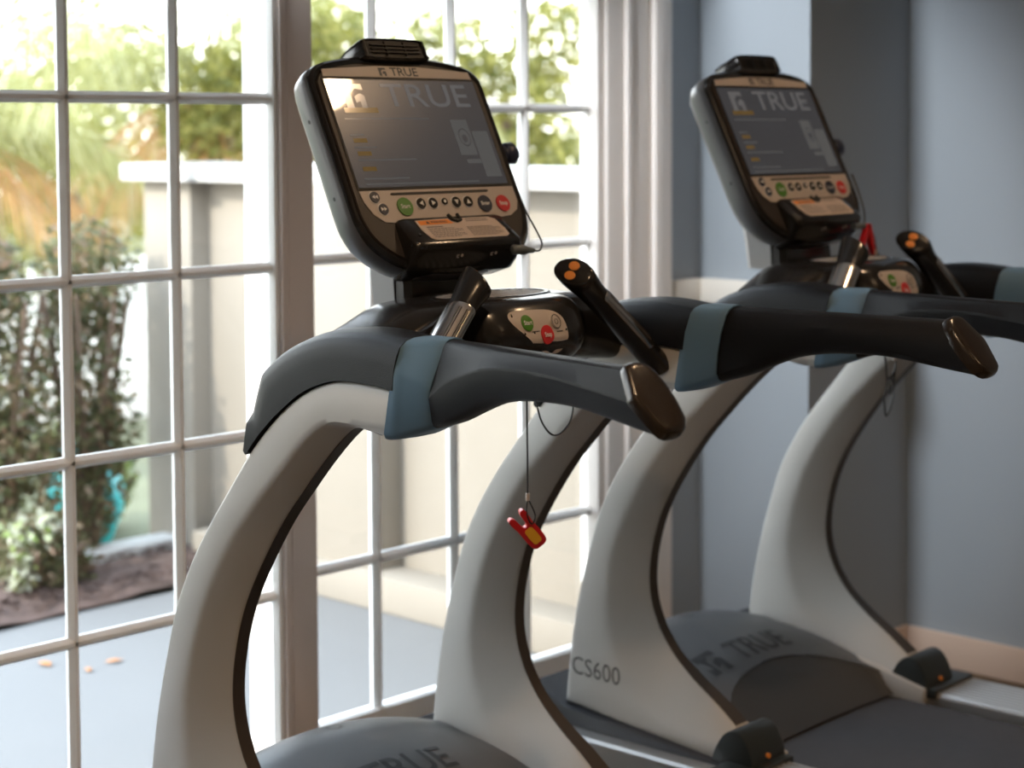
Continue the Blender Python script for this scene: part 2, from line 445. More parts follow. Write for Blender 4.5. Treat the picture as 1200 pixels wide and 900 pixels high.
    for x, zt, zb, y0, y1 in [(-.287, 1.145, 1.055, -.01, .12), (-.25, 1.158, 1.058, -.012, .125), (-.20, 1.178, 1.062, -.02, .13), (-.16, 1.184, 1.065, -.03, .14), (-.08, 1.186, 1.065, -.04, .15), (.08, 1.186, 1.065, -.04, .15), (.16, 1.184, 1.065, -.03, .14), (.20, 1.178, 1.062, -.02, .13), (.25, 1.158, 1.058, -.012, .125), (.287, 1.145, 1.055, -.01, .12)]:
        ring = []; cyy, czz, hy, hz = (y0 + y1) / 2, (zt + zb) / 2, (y1 - y0) / 2, (zt - zb) / 2
        for k in range(32):
            t = 2 * math.pi * k / 32; c_, s_ = math.cos(t), math.sin(t); p = .5
            ring.append((x, cyy + hy * math.copysign(abs(c_) ** p, c_), czz + hz * math.copysign(abs(s_) ** p, s_)))
        rings.append(ring)
    cb.loft(crom_rings(rings, 3))
    build(cb, 'crossbar', MT['blackg'], root, smooth=50)
    # ---- control hub (nose with start / stop pad)
    hb = MB(); rings = []
    for z, hx, yf in [(1.062, .085, -.045), (1.075, .112, -.075), (1.10, .128, -.102), (1.125, .132, -.108), (1.155, .131, -.098), (1.174, .126, -.086), (1.184, .112, -.072), (1.187, .09, -.055)]:
        ring = []; yb = .13; cyy = (yf + yb) / 2; hy = (yb - yf) / 2
        for k in range(48):
            t = 2 * math.pi * k / 48; c_, s_ = math.cos(t), math.sin(t)
            ring.append((hx * math.copysign(abs(c_) ** .62, c_), cyy + hy * math.copysign(abs(s_) ** .72, s_), z))
        rings.append(ring)
    hb.loft(crom_rings(rings, 3))
    hub = build(hb, 'control_hub', MT['blackg'], root, smooth=50)
    # pad : lies on the sloping front of the nose
    def hubfront(x, z):
        zs = [1.075, 1.10, 1.125, 1.155, 1.174]; hxs = [.112, .128, .132, .131, .126]; yfs = [-.075, -.102, -.108, -.098, -.086]
        hx = interp(z, zs, hxs); yf = interp(z, zs, yfs); cyy = (yf + .13) / 2; hy = (.13 - yf) / 2
        c_ = min(.999, abs(x) / hx) ** (1 / .62); s_ = math.sqrt(1 - c_ * c_) ** .72
        return cyy - hy * s_
    hf = lambda x, z, n_=0: (x * .9, hubfront(x * .9, z) - .0012 - n_, z + n_ * .3)
    OX = -.020
    outl = crom([(-.068, 1.160), (-.064, 1.168), (-.050, 1.1715), (0, 1.171), (.036, 1.1675), (.056, 1.158), (.064, 1.140), (.061, 1.118), (.050, 1.104), (.032, 1.098), (.010, 1.101), (-.018, 1.113), (-.046, 1.136), (-.062, 1.150)], 4, True)
    pd = MB(); cx_, cz_ = sum(p[0] for p in outl) / len(outl), sum(p[1] for p in outl) / len(outl)
    rings = [[hf(OX + cx_ + (a - cx_) * k, cz_ + (z - cz_) * k) for a, z in outl] for k in (1, .8, .6, .4, .2, .05)]
    pd.loft(rings, caps=False); pd.f.append(tuple(len(outl) * 5 + j for j in range(len(outl)))); pd.m.append(0)
    pad = build(pd, 'control_pad', MT['silver'], hub, smooth=60)
    for nm, x, z, r_, mm in (('start_button', -.034, 1.152, .0125, 'green'), ('stop_button', .008, 1.131, .0155, 'red'), ('cool_down_button', .036, 1.150, .0115, 'silver')):
        bt = MB(); disc(bt, lambda a, b_, hh: hf(a + OX, b_, hh), x, z, r_, n=22, thick=.0022)
        bo = build(bt, nm, MT[mm], hub, bevel=.0006)
        pr = MB()
        if mm == 'silver':
            for k in range(24):
                t0, t1 = 2 * math.pi * k / 24, 2 * math.pi * (k + 1) / 24
                for ra, rb in ((.0098, .0112), (.0035, .0048)):
                    if ra < .005 and k in (5, 6): continue
                    pr.add([hf(OX + x + q * math.cos(t), z + q * math.sin(t), .0027) for q, t in ((ra, t0), (rb, t0), (rb, t1), (ra, t1))], [(0, 1, 2, 3)])
            build(pr, 'button_print', MT['grey'], hub, smooth=0)
        else:
            vs, fs = text_mesh('Start' if mm == 'green' else 'Stop', .0095, .0002); pr.add([hf(OX + x + a, z + b_, .0028) for a, b_ in vs], fs)
            build(pr, 'button_print', MT['white'], hub, smooth=0)
    for x, z, wd in ((-.018, 1.138, .020), (.022, 1.109, .018), (.042, 1.1345, .018)):
        pr = MB(); pr.add([hf(OX + x + a, z + b_, .0006) for a, b_ in ((-wd * .45, -.0008), (wd * .45, -.0008), (wd * .45, .0008), (-wd * .45, .0008))], [(0, 1, 2, 3)]); build(pr, 'pad_print', MT['grey'], hub, smooth=0)
    # vent grille on the top of the hub
    vg = MB()
    for k in range(13):
        x = -.102 + .204 * k / 12; w_ = .055 * math.sqrt(max(.1, 1 - (x / .115) ** 2))
        vg.box(x - .0022, x + .0022, .03 - w_, .03 + w_, 1.1865, 1.1880)
    build(vg, 'vent_slats', MT['white'], hub, bevel=.0008)  # white colour stands for light reflecting on the fins
    vb = MB(); vb.add([(.114 * math.cos(w_ * .157), .03 + .059 * math.sin(w_ * .157), 1.1876) for w_ in range(40)], [tuple(range(40))]); build(vb, 'vent_base', MT['deck'], hub, smooth=0)
    vr = MB(); n = 40
    vr.loft([[(a * math.cos(2 * math.pi * k / n), .03 + (a - .055) * math.sin(2 * math.pi * k / n), z) for k in range(n)] for a, z in ((.126, 1.184), (.124, 1.188), (.119, 1.1895), (.115, 1.189), (.114, 1.186))], caps=False)
    build(vr, 'vent_rim', MT['blackg'], hub, smooth=60)
    # ---- neck
    nk = MB()
    nk.loft([[(sx * w, y, z) for sx, y in ((-1, y0 + .012), (-.9, y0), (.9, y0), (1, y0 + .012), (1, y1), (-1, y1))] for z, w, y0, y1 in ((1.175, .094, .128, .165), (1.20, .093, .130, .165), (1.28, .088, .150, .19))])
    neck = build(nk, 'console_neck', MT['blackg'], root, smooth=30)
    bk = MB()
    bk.loft([[(sx * w, y, z) for sx, y in ((-1, y0), (1, y0), (1, y1 - .02), (.8, y1), (-.8, y1), (-1, y1 - .02))] for z, w, y0, y1 in ((1.165, .096, .160, .232), (1.22, .096, .164, .240), (1.33, .098, .196, .262))])
    bc = build(bk, 'neck_back_cover', MT['backplate'], neck, smooth=30)
    # ---- console
    B0 = V((0, .1617, 1.3651)); UP = V((0, .0871, .1787)).normalized(); NR = V((0, -UP.z, UP.y))
    fc_ = lambda s_, t_, n_=0.: tuple(B0 + V((1, 0, 0)) * s_ + UP * t_ + NR * n_)
    halfo = [(0, .2475), (.075, .2445), (.140, .2365), (.178, .226), (.196, .210), (.2005, .185), (.2005, .05), (.2005, -.040), (.197, -.070), (.186, -.098), (.165, -.121), (.135, -.140), (.10, -.150), (.05, -.157)]
    out = halfo + [(0, -.159)] + [(-a, b_) for a, b_ in halfo[:0:-1]]
    out = crom(out, 4, True); cs, ct = 0, .045
    def inset(d, n_, dt=0.):
        return [fc_(a - d * a / .2, ct + (b_ - ct) * (1 - d / .2) + dt, n_) for a, b_ in out]
    sh = MB(); sh.loft([inset(.016, -.004), inset(.012, .0), inset(.006, .0025), inset(.001, -.002), inset(0, -.008)], caps=False)
    sh.f.append(tuple(range(len(out)))); sh.m.append(0)
    con = build(sh, 'console', MT['blackg'], root, smooth=40)
    bh = MB(); bh.loft([inset(.002, -.006), inset(-.0005, -.010), inset(-.0005, -.030), inset(.003, -.048), inset(.014, -.064), inset(.035, -.075), inset(.07, -.080)])
    build(bh, 'console_back_shell', MT['shell'], con, smooth=50)
    for t_ in (.135, -.005):
        for sx in (-1, 1):
            sm = MB(); c0 = V(fc_(sx * .2, t_, -.032)); sm.loft([[tuple(c0 + V((dx, 0, 0)) + UP * .0035 * math.cos(w) + NR * .0025 * math.sin(w)) for w in [k * math.pi / 6 for k in range(12)]] for dx in (-.0015 * sx, .0018 * sx)])
            build(sm, 'shell_screw', MT['cord'], con)
    bz = MB(); bz.loft([inset(.0135, -.002), inset(.0145, .0012), inset(.02, .0014)], caps=False)
    bz.add(inset(.02, .0014), [tuple(range(len(out)))])
    build(bz, 'console_bezel', MT['bezel'], con, smooth=40)
    def plate(name, poly, m_, n_=.0016, th=.0012, par=None, bevel=0):
        p = MB(); p.prism(poly, lambda a, b_: fc_(a, b_, n_), lambda a, b_: fc_(a, b_, n_ + th)); return build(p, name, m_, par or con, smooth=0, bevel=bevel)
    plate('brand_strip', crom([(-.172, .203), (-.17, .2165), (-.05, .2245), (.05, .2245), (.17, .2165), (.172, .203), (.08, .2035), (-.08, .2035)], 1, True), MT['silver'])
    br = MB(); vs, fs = text_mesh('TRUE', .0225, .0004, 1.18); br.add([fc_(a + .014, .2135 + b_, .0032) for a, b_ in vs], fs)
    for poly in logo_polys(): br.add([fc_(-.036 + a * .0165, .2135 + b_ * .0155, .0032) for a, b_ in poly], [tuple(range(len(poly)))])
    build(br, 'brand_lettering', MT['logo'], con, smooth=0)
    plate('screen_border', [(-.1775, -.0045), (.1775, -.0045), (.1775, .2015), (-.1775, .2015)], MT['cord'], .0015, .001)
    plate('screen', [(-.1735, -.0015), (.1735, -.0015), (.1735, .198), (-.1735, .198)], MT['screen'], .0022, .0008)
    dz = .00325
    d = MB(); vs, fs = text_mesh('TRUE', .062, .0005, 1.36); d.add([fc_(a + .048, .1665 + b_, dz) for a, b_ in vs], fs)
    build(d, 'screen_heading', MT['scr1'], con, smooth=0)
    for poly in logo_polys():
        d = MB(); d.add([fc_(-.118 + a * .045, .1665 + b_ * .045, dz) for a, b_ in poly], [tuple(range(len(poly)))]); build(d, 'screen_emblem', MT['scr1'], con, smooth=0)
    def bar(a, b_, w_, h_, nm, mm, z_=0.):
        d = MB(); d.add([fc_(a, b_, dz + z_), fc_(a + w_, b_, dz + z_), fc_(a + w_, b_ + h_, dz + z_), fc_(a, b_ + h_, dz + z_)], [(0, 1, 2, 3)]); build(d, nm, MT[mm], con, smooth=0)
    for t_, w_ in ((.124, .19), (.094, .03), (.071, .05), (.048, .13), (.014, .10), (.004, .26)): bar(-.155, t_ - .0012, w_, .0026, 'screen_text', 'scr2')
    for q in ((.084, .054, .040, .068), (.093, .038, .034, .008), (.128, .012, .038, .088)): bar(*q, 'screen_panel', 'scr2')
    for q in ((-.152, .080, .030, .008), (-.152, .056, .030, .008), (-.152, .028, .030, .008), (-.15, .135, .075, .010)): bar(*q, 'screen_tile', 'scr3')
    d = MB(); d.loft([[fc_(.106 + r_ * math.cos(2 * math.pi * k / 20), .088 + r_ * 1.25 * math.sin(2 * math.pi * k / 20), dz + .0004) for k in range(20)] for r_ in (.012, .014)], caps=False)
    build(d, 'screen_badge', MT['screen'], con, smooth=0)
    d = MB(); d.add([fc_(.106 + .006 * math.cos(2 * math.pi * k / 16), .086 + .008 * math.sin(2 * math.pi * k / 16), dz + .0004) for k in range(16)], [tuple(range(16))])
    build(d, 'screen_badge', MT['screen'], con, smooth=0)
    low = [(-.176, -.0075), (.182, -.0075), (.182, -.036), (.174, -.052), (.155, -.062), (.09, -.068), (-.085, -.068), (-.140, -.064), (-.160, -.050), (-.172, -.028)]
    plate('keypad', low, MT['silver'])
    plate('keypad_slot', [(-.108, -.0165), (.115, -.0165), (.118, -.0145), (.115, -.0125), (-.108, -.0125), (-.111, -.0145)], MT['cord'], .0024, .0016)
    keys = [(-.148, -.0195, .0098, 'navy', '<<'), (-.137, -.0415, .0098, 'navy', '>>'), (-.088, -.0385, .0165, 'green', 'Start'), (-.050, -.034, .0095, 'blackg', '<'), (-.0225, -.034, .0095, 'blackg', '>'), (.005, -.032, .0063, 'blackg', 'o'), (.032, -.034, .0098, 'blackg', 'v'), (.060, -.034, .0098, 'blackg', '^'), (.099, -.039, .0155, 'navy', 'Enter'), (.143, -.040, .0155, 'red', 'Stop')]
    for s_, t_, r_, mm, sym in keys:
        k = MB(); disc(k, fc_, s_, t_, r_, n=22, h=.0026, thick=.0028)
        if mm in ('navy', 'blackg') and sym != 'Enter': disc(k, fc_, s_, t_, r_ * 1.16, n=22, h=.0024, thick=.0010, mi=1)
        pp = []
        tri = lambda cx, cy, w_, dx, dy: [(cx + dx * w_, cy + dy * w_), (cx - dx * w_ * .8 - dy * w_, cy - dy * w_ * .8 + dx * w_), (cx - dx * w_ * .8 + dy * w_, cy - dy * w_ * .8 - dx * w_)]
        if sym == '<<': pp = [tri(s_ - .003, t_, .0036, -1, 0), tri(s_ + .0032, t_, .0036, -1, 0)]
        elif sym == '>>': pp = [tri(s_ - .0032, t_, .0036, 1, 0), tri(s_ + .003, t_, .0036, 1, 0)]
        elif sym in '<>v^': pp = [tri(s_, t_, .0048, *{'<': (-1, 0), '>': (1, 0), 'v': (0, -1), '^': (0, 1)}[sym])]
        for q in pp: k.add([fc_(a, b_, .0057) for a, b_ in q], [(0, 1, 2)], 1)
        if len(sym) > 2:
            vs, fs = text_mesh(sym, .0105 if sym != 'Enter' else .0095, .0002); k.add([fc_(s_ + a, t_ + b_, .0057) for a, b_ in vs], fs, 1)
        if sym == 'o': k.add([fc_(s_ + .003 * math.cos(w * .6283), t_ + .003 * math.sin(w * .6283), .0057) for w in range(10)], [tuple(range(10))], 1)
        build(k, {'green': 'start_key', 'red': 'stop_key'}.get(mm, 'enter_key' if sym == 'Enter' else 'keypad_key'), [MT[mm], MT['white']], con, smooth=0)
    # lower tray (reading ledge with the warning label)
    def tray_sec(w_):
        return [(-.060, -.004), (-.0605, .006), (-.066, .012), (-.116, .038), (-.123, .039), (-.130, .035), (-.147, .014), (-.156, -.010), (-.150, -.05), (-.10, -.05)]
    tr = MB(); rings = []
    for s_, k in ((-.122, .60), (-.119, .82), (-.113, .94), (-.102, 1.), (.108, 1.), (.119, .94), (.125, .82), (.128, .60)):
        ctt, cnn = -.115, -.01
        rings.append([fc_(s_, ctt + (a - ctt) * (.5 + .5 * k), cnn + (b_ - cnn) * k) for a, b_ in tray_sec(0)])
    tr.loft(rings)
    tray = build(tr, 'console_tray', MT['blackg'], con, smooth=45, bevel=.006, segs=3)
    # label frame on the sloping face
    A_, B_ = V((-.066, .012)), V((-.116, .038))
    dl = (B_ - A_).normalized(); nl = V((dl.y, -dl.x));
    if nl.y < 0: nl = -nl
    def lf(s_, q, n_=0.):
        p = A_ + dl * q * .97 + nl * n_; return fc_(.003 + s_ * .93, p.x, p.y)
    lb = MB(); lab = [(-.098, .004), (-.016, .002), (-.012, .010), (-.004, .014), (.008, .013), (.014, .003), (.085, .003), (.099, .010), (.103, .036), (.101, .052), (.092, .057), (-.085, .057), (-.094, .051), (-.1, .03)]
    lb.prism(lab, lambda a, b_: lf(a, b_, .0002), lambda a, b_: lf(a, b_, .0014)); build(lb, 'warning_label', MT['lab'], con, smooth=0)
    lo = MB(); lo.add([lf(a, b_, .0018) for a, b_ in ((-.094, .006), (-.019, .005), (-.014, .013), (-.012, .0165), (-.095, .0175))], [(0, 1, 2, 3, 4)]); build(lo, 'warning_banner', MT['orange'], con, smooth=0)
    lt = MB()
    vs, fs = text_mesh('WARNING', .0085, .0002); lt.add([lf(-.046 + a, .0115 - b_, .0022) for a, b_ in vs], fs)
    lt.add([lf(a, b_, .0022) for a, b_ in ((-.078, .015), (-.069, .015), (-.0735, .0075))], [(0, 1, 2)])
    lt.add([lf(a, b_, .0018) for a, b_ in ((-.085, .0225), (-.045, .0225), (-.045, .0245), (-.085, .0245))], [(0, 1, 2, 3)])
    for c0, w_ in ((-.085, .082), (.010, .082)):
        for k in range(7):
            q = .0275 + k * .0037; x = c0; e_ = c0 + w_ * (1 if k % 3 else .8)
            while x < e_:
                k2 = rng.uniform(.004, .011); lt.add([lf(a, b_, .0018) for a, b_ in ((x, q), (min(x + k2, e_), q), (min(x + k2, e_), q + .0013), (x, q + .0013))], [(0, 1, 2, 3)]); x += k2 + .0016
    for q in (.007, .0115):
        lt.add([lf(a, b_, .0018) for a, b_ in ((.022, q), (.078, q), (.078, q + .0015), (.022, q + .0015))], [(0, 1, 2, 3)])
    build(lt, 'label_print', MT['grey'], con, smooth=0)
    nb = MB(); nb.tube([lf(-.012, -.004, .004), lf(-.009, .008, .004), lf(-.002, .013, .004), lf(.008, .011, .004), lf(.011, -.004, .004)], .0032, 8); build(nb, 'tray_notch', MT['cord'], con)
    for s_ in (-.112, .114):
        q = MB(); disc(q, lf, s_, .040, .0035, n=12, h=.0, thick=.0015); build(q, 'tray_screw', MT['cord'], con)
    ic = MB(); A2, B2 = V((-.130, .035)), V((-.147, .014)); d2 = (B2 - A2).normalized(); n2 = V((d2.y, -d2.x)); n2 = n2 if n2.y > 0 else -n2
    def lf2(s_, q, n_=0.):
        p = A2 + d2 * q + n2 * n_; return fc_(s_, p.x, p.y)
    for s_, r_ in ((-.018, .0028), (.062, .0028)):
        ic = MB(); disc(ic, lf2, s_, .014, r_, n=12, h=.0004, thick=.0004); build(ic, 'jack_icon', MT['silver'], con, smooth=0)
        ic = MB(); ic.add([lf2(s_ + a, b_, .0006) for a, b_ in ((-.012, .012), (-.006, .012), (-.006, .0135), (-.010, .0135), (-.010, .0165), (-.006, .0165), (-.006, .018), (-.012, .018))], [tuple(range(8))]); build(ic, 'jack_icon', MT['silver'], con, smooth=0)
    # fan on top
    fb = MB(); fo = crom([(-.074, .244), (-.073, .262), (-.060, .2715), (.060, .2715), (.073, .262), (.074, .244), (.064, .2335), (-.064, .2335)], 4, True)
    rf = lambda k, n_: [fc_(a * k, .2525 + (b_ - .2525) * k, n_) for a, b_ in fo]
    fb.loft([rf(.86, .012), rf(.90, .0165), rf(.96, .016), rf(1., .011), rf(1., -.03), rf(.93, -.052), rf(.6, -.060)])
    build(fb, 'fan', MT['blackg'], con, smooth=45)
    gl = MB(); gl.loft([rf(.86, .0125), rf(.80, .0130)], caps=False); gl.add(rf(.82, .0128), [tuple(range(len(fo)))])
    build(gl, 'fan_grille', MT['cord'], con, smooth=0)
    sl = MB()
    for t_ in (.2455, .2525, .2595):
        sl.add([fc_(a, t_ + b_, n_) for a in (-.056, .056) for b_, n_ in ((-.0012, .0132), (.0012, .0132), (.0012, .0165), (-.0012, .0165))], [(0, 1, 2, 3), (4, 5, 6, 7), (0, 1, 5, 4), (1, 2, 6, 5), (2, 3, 7, 6), (3, 0, 4, 7)])
    for s_ in (-.022, .022):
        sl.add([fc_(s_ + b_, t_, n_) for t_ in (.239, .266) for b_, n_ in ((-.001, .0132), (.001, .0132), (.001, .017), (-.001, .017))], [(0, 1, 2, 3), (4, 5, 6, 7), (0, 1, 5, 4), (1, 2, 6, 5), (2, 3, 7, 6), (3, 0, 4, 7)])
    build(sl, 'fan_slats', MT['cord'], con, smooth=0)
    # side knob
    kn = MB(); c0 = V(fc_(.203, .064, -.014))
    kn.loft([[tuple(c0 + V((dx, 0, 0)) + UP * r_ * math.cos(w) * 1.25 + NR * r_ * .9 * math.sin(w)) for w in [k * math.pi / 8 for k in range(16)]] for dx, r_ in ((-.004, .014), (.006, .012), (.010, .016), (.026, .017), (.034, .012))])
    build(kn, 'side_knob', MT['navy'], con, smooth=40)
    return root

def crom_rings(rings, m):
    n = len(rings[0]); flat = [tuple(c for p in r for c in p) for r in rings]
    return [[tuple(q[3 * i:3 * i + 3]) for i in range(n)] for q in crom(flat, m)]

def copy_tree(o, parent=None):
    c = o.copy(); COL.objects.link(c)
    if parent: c.parent = parent
    for ch in list(o.children): copy_tree(ch, c)
    return c

t1 = make_treadmill()
t2 = copy_tree(t1)
t2.location = (1.0787, .0172, 0); t2.rotation_euler = (0, 0, .0347)
t1['label'] = 'grey treadmill nearest the camera, its handrails crossing the middle of the picture'
t2['label'] = 'grey treadmill farther right beside the blue grey wall, its running belt in view'
for t in (t1, t2): t['group'] = 'treadmills facing the windows'

# ------------------------------------------------------------------ tethers and plug
def catm(pts, m=6): return crom(pts, m)
tt = empty('safety_tether', 'red and yellow safety clip hanging on a black cord under the near treadmill', 'safety clip', (0.0, -.03, 1.05), group='safety clips of the treadmills')
lz = lambda pts: [(a, b + .03, c - 1.05) for a, b, c in pts]
TX, TY = .022, -.03
c = MB(); c.tube(lz([(TX, TY, 1.068), (TX, TY, 1.0), (TX + .001, TY, .93), (TX + .001, TY, .850)]), .0016, 6)
c.tube(lz(catm([(TX + .02, TY, 1.068), (TX + .022, TY, 1.015), (TX + .032, TY - .004, .975), (TX + .056, TY - .006, .951), (TX + .085, TY - .006, .957), (TX + .108, TY - .004, .985), (TX + .116, TY, 1.07)])), .0016, 6)
c.tube(lz(catm([(TX + .001, TY, .850), (TX - .006, TY - .004, .832), (TX - .004, TY - .010, .814), (TX + .004, TY - .010, .812), (TX + .014, TY - .004, .824), (TX + .004, TY, .848)])), .0014, 6)
build(c, 'cord', MT['cord'], tt)
c = MB(); c.loft([[(TX + .02 + r * math.cos(w), r * math.sin(w), z) for w in [k * math.pi / 4 for k in range(8)]] for z, r in ((.018, .006), (-.004, .006), (-.010, .003))]); build(c, 'cord_socket', MT['cord'], tt)
c = MB(); c.loft([[(TX + .001 + .0035 * math.cos(w), .0035 * math.sin(w), z - 1.05) for w in [k * math.pi / 4 for k in range(8)]] for z in (.848, .860)]); build(c, 'cord_ferrule', MT['silver'], tt)
def clip_parts(root, cen, rx):
    """two-prong plastic clip; rx = 3x3 columns (long axis, across, thickness)"""
    u, v, w = rx
    P = lambda a, b, c_: tuple(V(cen) + u * a * 1.08 + v * b * 1.25 + w * c_ * 1.2)
    body = MB()
    ol = crom([(.030, 0), (.027, .010), (.010, .0125), (-.012, .012), (-.016, .0125), (-.032, .0135), (-.036, .009), (-.030, .0045), (-.012, .003), (-.012, -.003), (-.030, -.0045), (-.036, -.009), (-.032, -.0135), (-.016, -.0125), (-.012, -.012), (.010, -.0125), (.027, -.010)], 3, True)
    body.prism(ol, lambda a, b: P(a, b, -.006), lambda a, b: P(a, b, .006))
    build(body, 'clip', MT['redclip'], root, bevel=.002)
    y = MB(); y.prism(crom([(.022, .0), (.020, .006), (-.004, .006), (-.006, 0), (-.004, -.006), (.020, -.006)], 2, True), lambda a, b: P(a, b, -.0072), lambda a, b: P(a, b, .0072))
    build(y, 'clip_insert', MT['yellow'], root)
clip_parts(tt, (TX + .004, 0, .797 - 1.05), (V((.55, -.25, -.70)).normalized(), V((.62, -.45, .62)).normalized(), V((-.55, -.84, -.05)).normalized()))

FC = None
B0 = V((0, .1617, 1.3651)); UPV = V((0, .0871, .1787)).normalized(); NRV = V((0, -UPV.z, UPV.y))
fcw = lambda s, t, n=0: B0 + V((1, 0, 0)) * s + UPV * t + NRV * n
p0 = fcw(.098, -.142, .040)
pl = empty('audio_plug', 'grey plug with a looped black cord in the right end of the near console tray', 'plug', tuple(p0))
c = MB(); c.loft([[tuple(V((dx, 0, -dx * .08)) + V((0, 1, 0)) * r * math.cos(w) + V((0, 0, 1)) * r * math.sin(w)) for w in [k * math.pi / 6 for k in range(12)]] for dx, r in ((-.012, .005), (-.008, .0085), (.018, .0085), (.026, .006), (.040, .0045), (.044, .002))])
build(c, 'plug_body', MT['plug'], pl, smooth=50)
c = MB(); c.tube(catm([(.040, 0, -.004), (.058, .002, -.004), (.070, .008, .008), (.068, .02, .03), (.055, .03, .06), (.04, .03, .085)]), .0016, 6); build(c, 'plug_cord', MT['cord'], pl)

# second treadmill : tether clipped beside the console, cord tangle under the hub
M2 = Matrix.Translation((1.0787, .0172, 0)) @ Matrix.Rotation(.0347, 4, 'Z')
q0 = M2 @ fcw(.105, -.146, .035)
t3 = empty('safety_tether', 'red safety clip on a black cord beside the console of the far treadmill', 'safety clip', tuple(q0), group='safety clips of the treadmills')
c = MB(); c.tube(catm([(-.02, 0, .006), (0, 0, 0), (.022, -.003, -.002), (.04, -.004, -.020), (.050, -.006, -.055), (.080, -.012, -.088), (.115, -.02, -.110), (.13, -.02, -.125)]), .002, 6)
c.tube(catm([(.010, .0, .004), (.040, .02, .03), (.062, .05, .075), (.066, .07, .11)]), .002, 6)
build(c, 'cord', MT['cord'], t3)
c = MB(); c.loft([[(x, .007 * math.cos(w), .007 * math.sin(w) + .002) for w in [k * math.pi / 5 for k in range(10)]] for x in (-.03, .008)]); build(c, 'plug_body', MT['plug'], t3)
c = MB()
for dx, dz2 in ((-.006, -.062), (.044, -.062)):
    c.loft([[(a + sx * w_ * .9, sy * .006, z) for sx, sy in ((-1, -1), (1, -1), (1, 1), (-1, 1))] for a, z, w_ in ((.022, .006, .008), (.022 + (dx - .022) * .5, -.026, .009), (dx, dz2, .006))])
build(c, 'clip', MT['redclip'], t3, bevel=.002)
c = MB(); c.loft([[(.046 + .004 * math.cos(w), -.006 + .004 * math.sin(w), z) for w in [k * math.pi / 4 for k in range(8)]] for z in (-.062, -.050)]); build(c, 'cord_ferrule', MT['silver'], t3)

q1 = M2 @ V((.03, -.03, 1.065))
t4 = empty('hanging_cord', 'knotted black cord hanging under the hub of the far treadmill', 'cord', tuple(q1))
c = MB(); c.tube(catm([(.0, 0, .01), (.004, 0, -.05), (.016, 0, -.10), (.026, .004, -.14), (.020, .006, -.165), (.012, 0, -.19), (.018, 0, -.205), (.034, .0, -.19), (.046, 0, -.15), (.040, .004, -.125), (.030, 0, -.135), (.034, 0, -.16), (.050, .002, -.13), (.054, 0, -.08), (.050, 0, -.03), (.05, 0, .01)]), .0022, 6)
c.tube(catm([(.026, .003, -.13), (.04, -.004, -.115), (.052, 0, -.10), (.054, .003, -.115), (.040, .004, -.13)]), .0022, 6)
build(c, 'cord', MT['cord'], t4)
c = MB(); c.loft([[(.048 + .0045 * math.cos(w), .0045 * math.sin(w), z) for w in [k * math.pi / 4 for k in range(8)]] for z in (-.092, -.080)]); build(c, 'cord_ferrule', MT['silver'], t4)

# ================================================================== ROOM
def sbox(name, m, *boxes, bevel=0, parent=None):
    mb = MB()
    for b in boxes: mb.box(*b)
    o = build(mb, name, m, parent, smooth=0 if not bevel else 35, bevel=bevel)
    if not parent: struct(o)
    return o
XL, XR, YB, HC = -3.3, 2.206, -4.6, 2.7
sbox('floor', MT['floor'], (XL - .15, XR + .15, YB - .15, 1.08, -.06, 0))
sbox('ceiling', MT['ceil'], (XL - .15, XR + .15, YB - .15, 1.12, HC, HC + .1))
sbox('wall_right', MT['wall'], (XR, XR + .15, YB, 1.12, 0, HC))
sbox('wall_left', MT['wall'], (XL - .15, XL, YB, 1.12, 0, HC))
sbox('wall_back', MT['wall'], (XL, XR, YB - .15, YB, 0, HC))
sbox('wall_front', MT['wall'], (XL, -1.93, .90, 1.10, 0, HC), (-1.93, 1.40, .96, 1.10, 2.0, HC), (1.43, 1.745, .965, 1.025, 0, HC))
sbox('wall_pilaster', MT['wall'], (1.74, XR + .1, .611, 1.03, 0, HC))
def prof_run(name, m, z0, z1, d):
    mb = MB()
    mb.box(1.615, 1.74, .965 - d, .965, z0, z1); mb.box(1.74 - d, 1.74, .611 - d, .965, z0, z1); mb.box(1.74, XR, .611 - d, .611, z0, z1); mb.box(XR - d, XR, YB, .611 - d, z0, z1)
    return struct(build(mb, name, m, bevel=.005))
prof_run('trim_1', MT['rail'], .998, 1.062, .022)
prof_run('baseboard_right', MT['base'], 0, .093, .016)

# window frames : post between the two windows, right casing, head and sills
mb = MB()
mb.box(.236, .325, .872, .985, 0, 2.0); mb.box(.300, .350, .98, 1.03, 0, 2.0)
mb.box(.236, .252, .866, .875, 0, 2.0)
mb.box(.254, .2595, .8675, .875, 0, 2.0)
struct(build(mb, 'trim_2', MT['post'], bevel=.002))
mb = MB()
mb.box(1.325, 1.352, .962, 1.012, 0, 2.0); mb.box(1.352, 1.440, .952, 1.012, 0, 2.0); mb.box(1.418, 1.436, .940, .96, 0, 2.0)
mb.box(1.434, 1.508, .946, 1.0, 0, 2.05); mb.box(1.517, 1.556, .930, 1.0, 0, 2.05); mb.box(1.506, 1.520, .952, 1.0, 0, 2.05); mb.box(1.554, 1.604, .948, .975, 0, 2.05)
struct(build(mb, 'trim_3', MT['casing'], bevel=.003))
sbox('trim_4', MT['trim'], (-1.95, 1.5, .87, 1.06, 2.0, 2.06), (-1.95, .24, .86, 1.06, 0, .06), (.325, 1.36, .945, 1.06, 0, .075), bevel=.004)
# exterior side of the post, white and open to the sun
sbox('trim_5', MT['outtrim'], (.234, .30, .984, .990, 0, 2.0), bevel=.002)

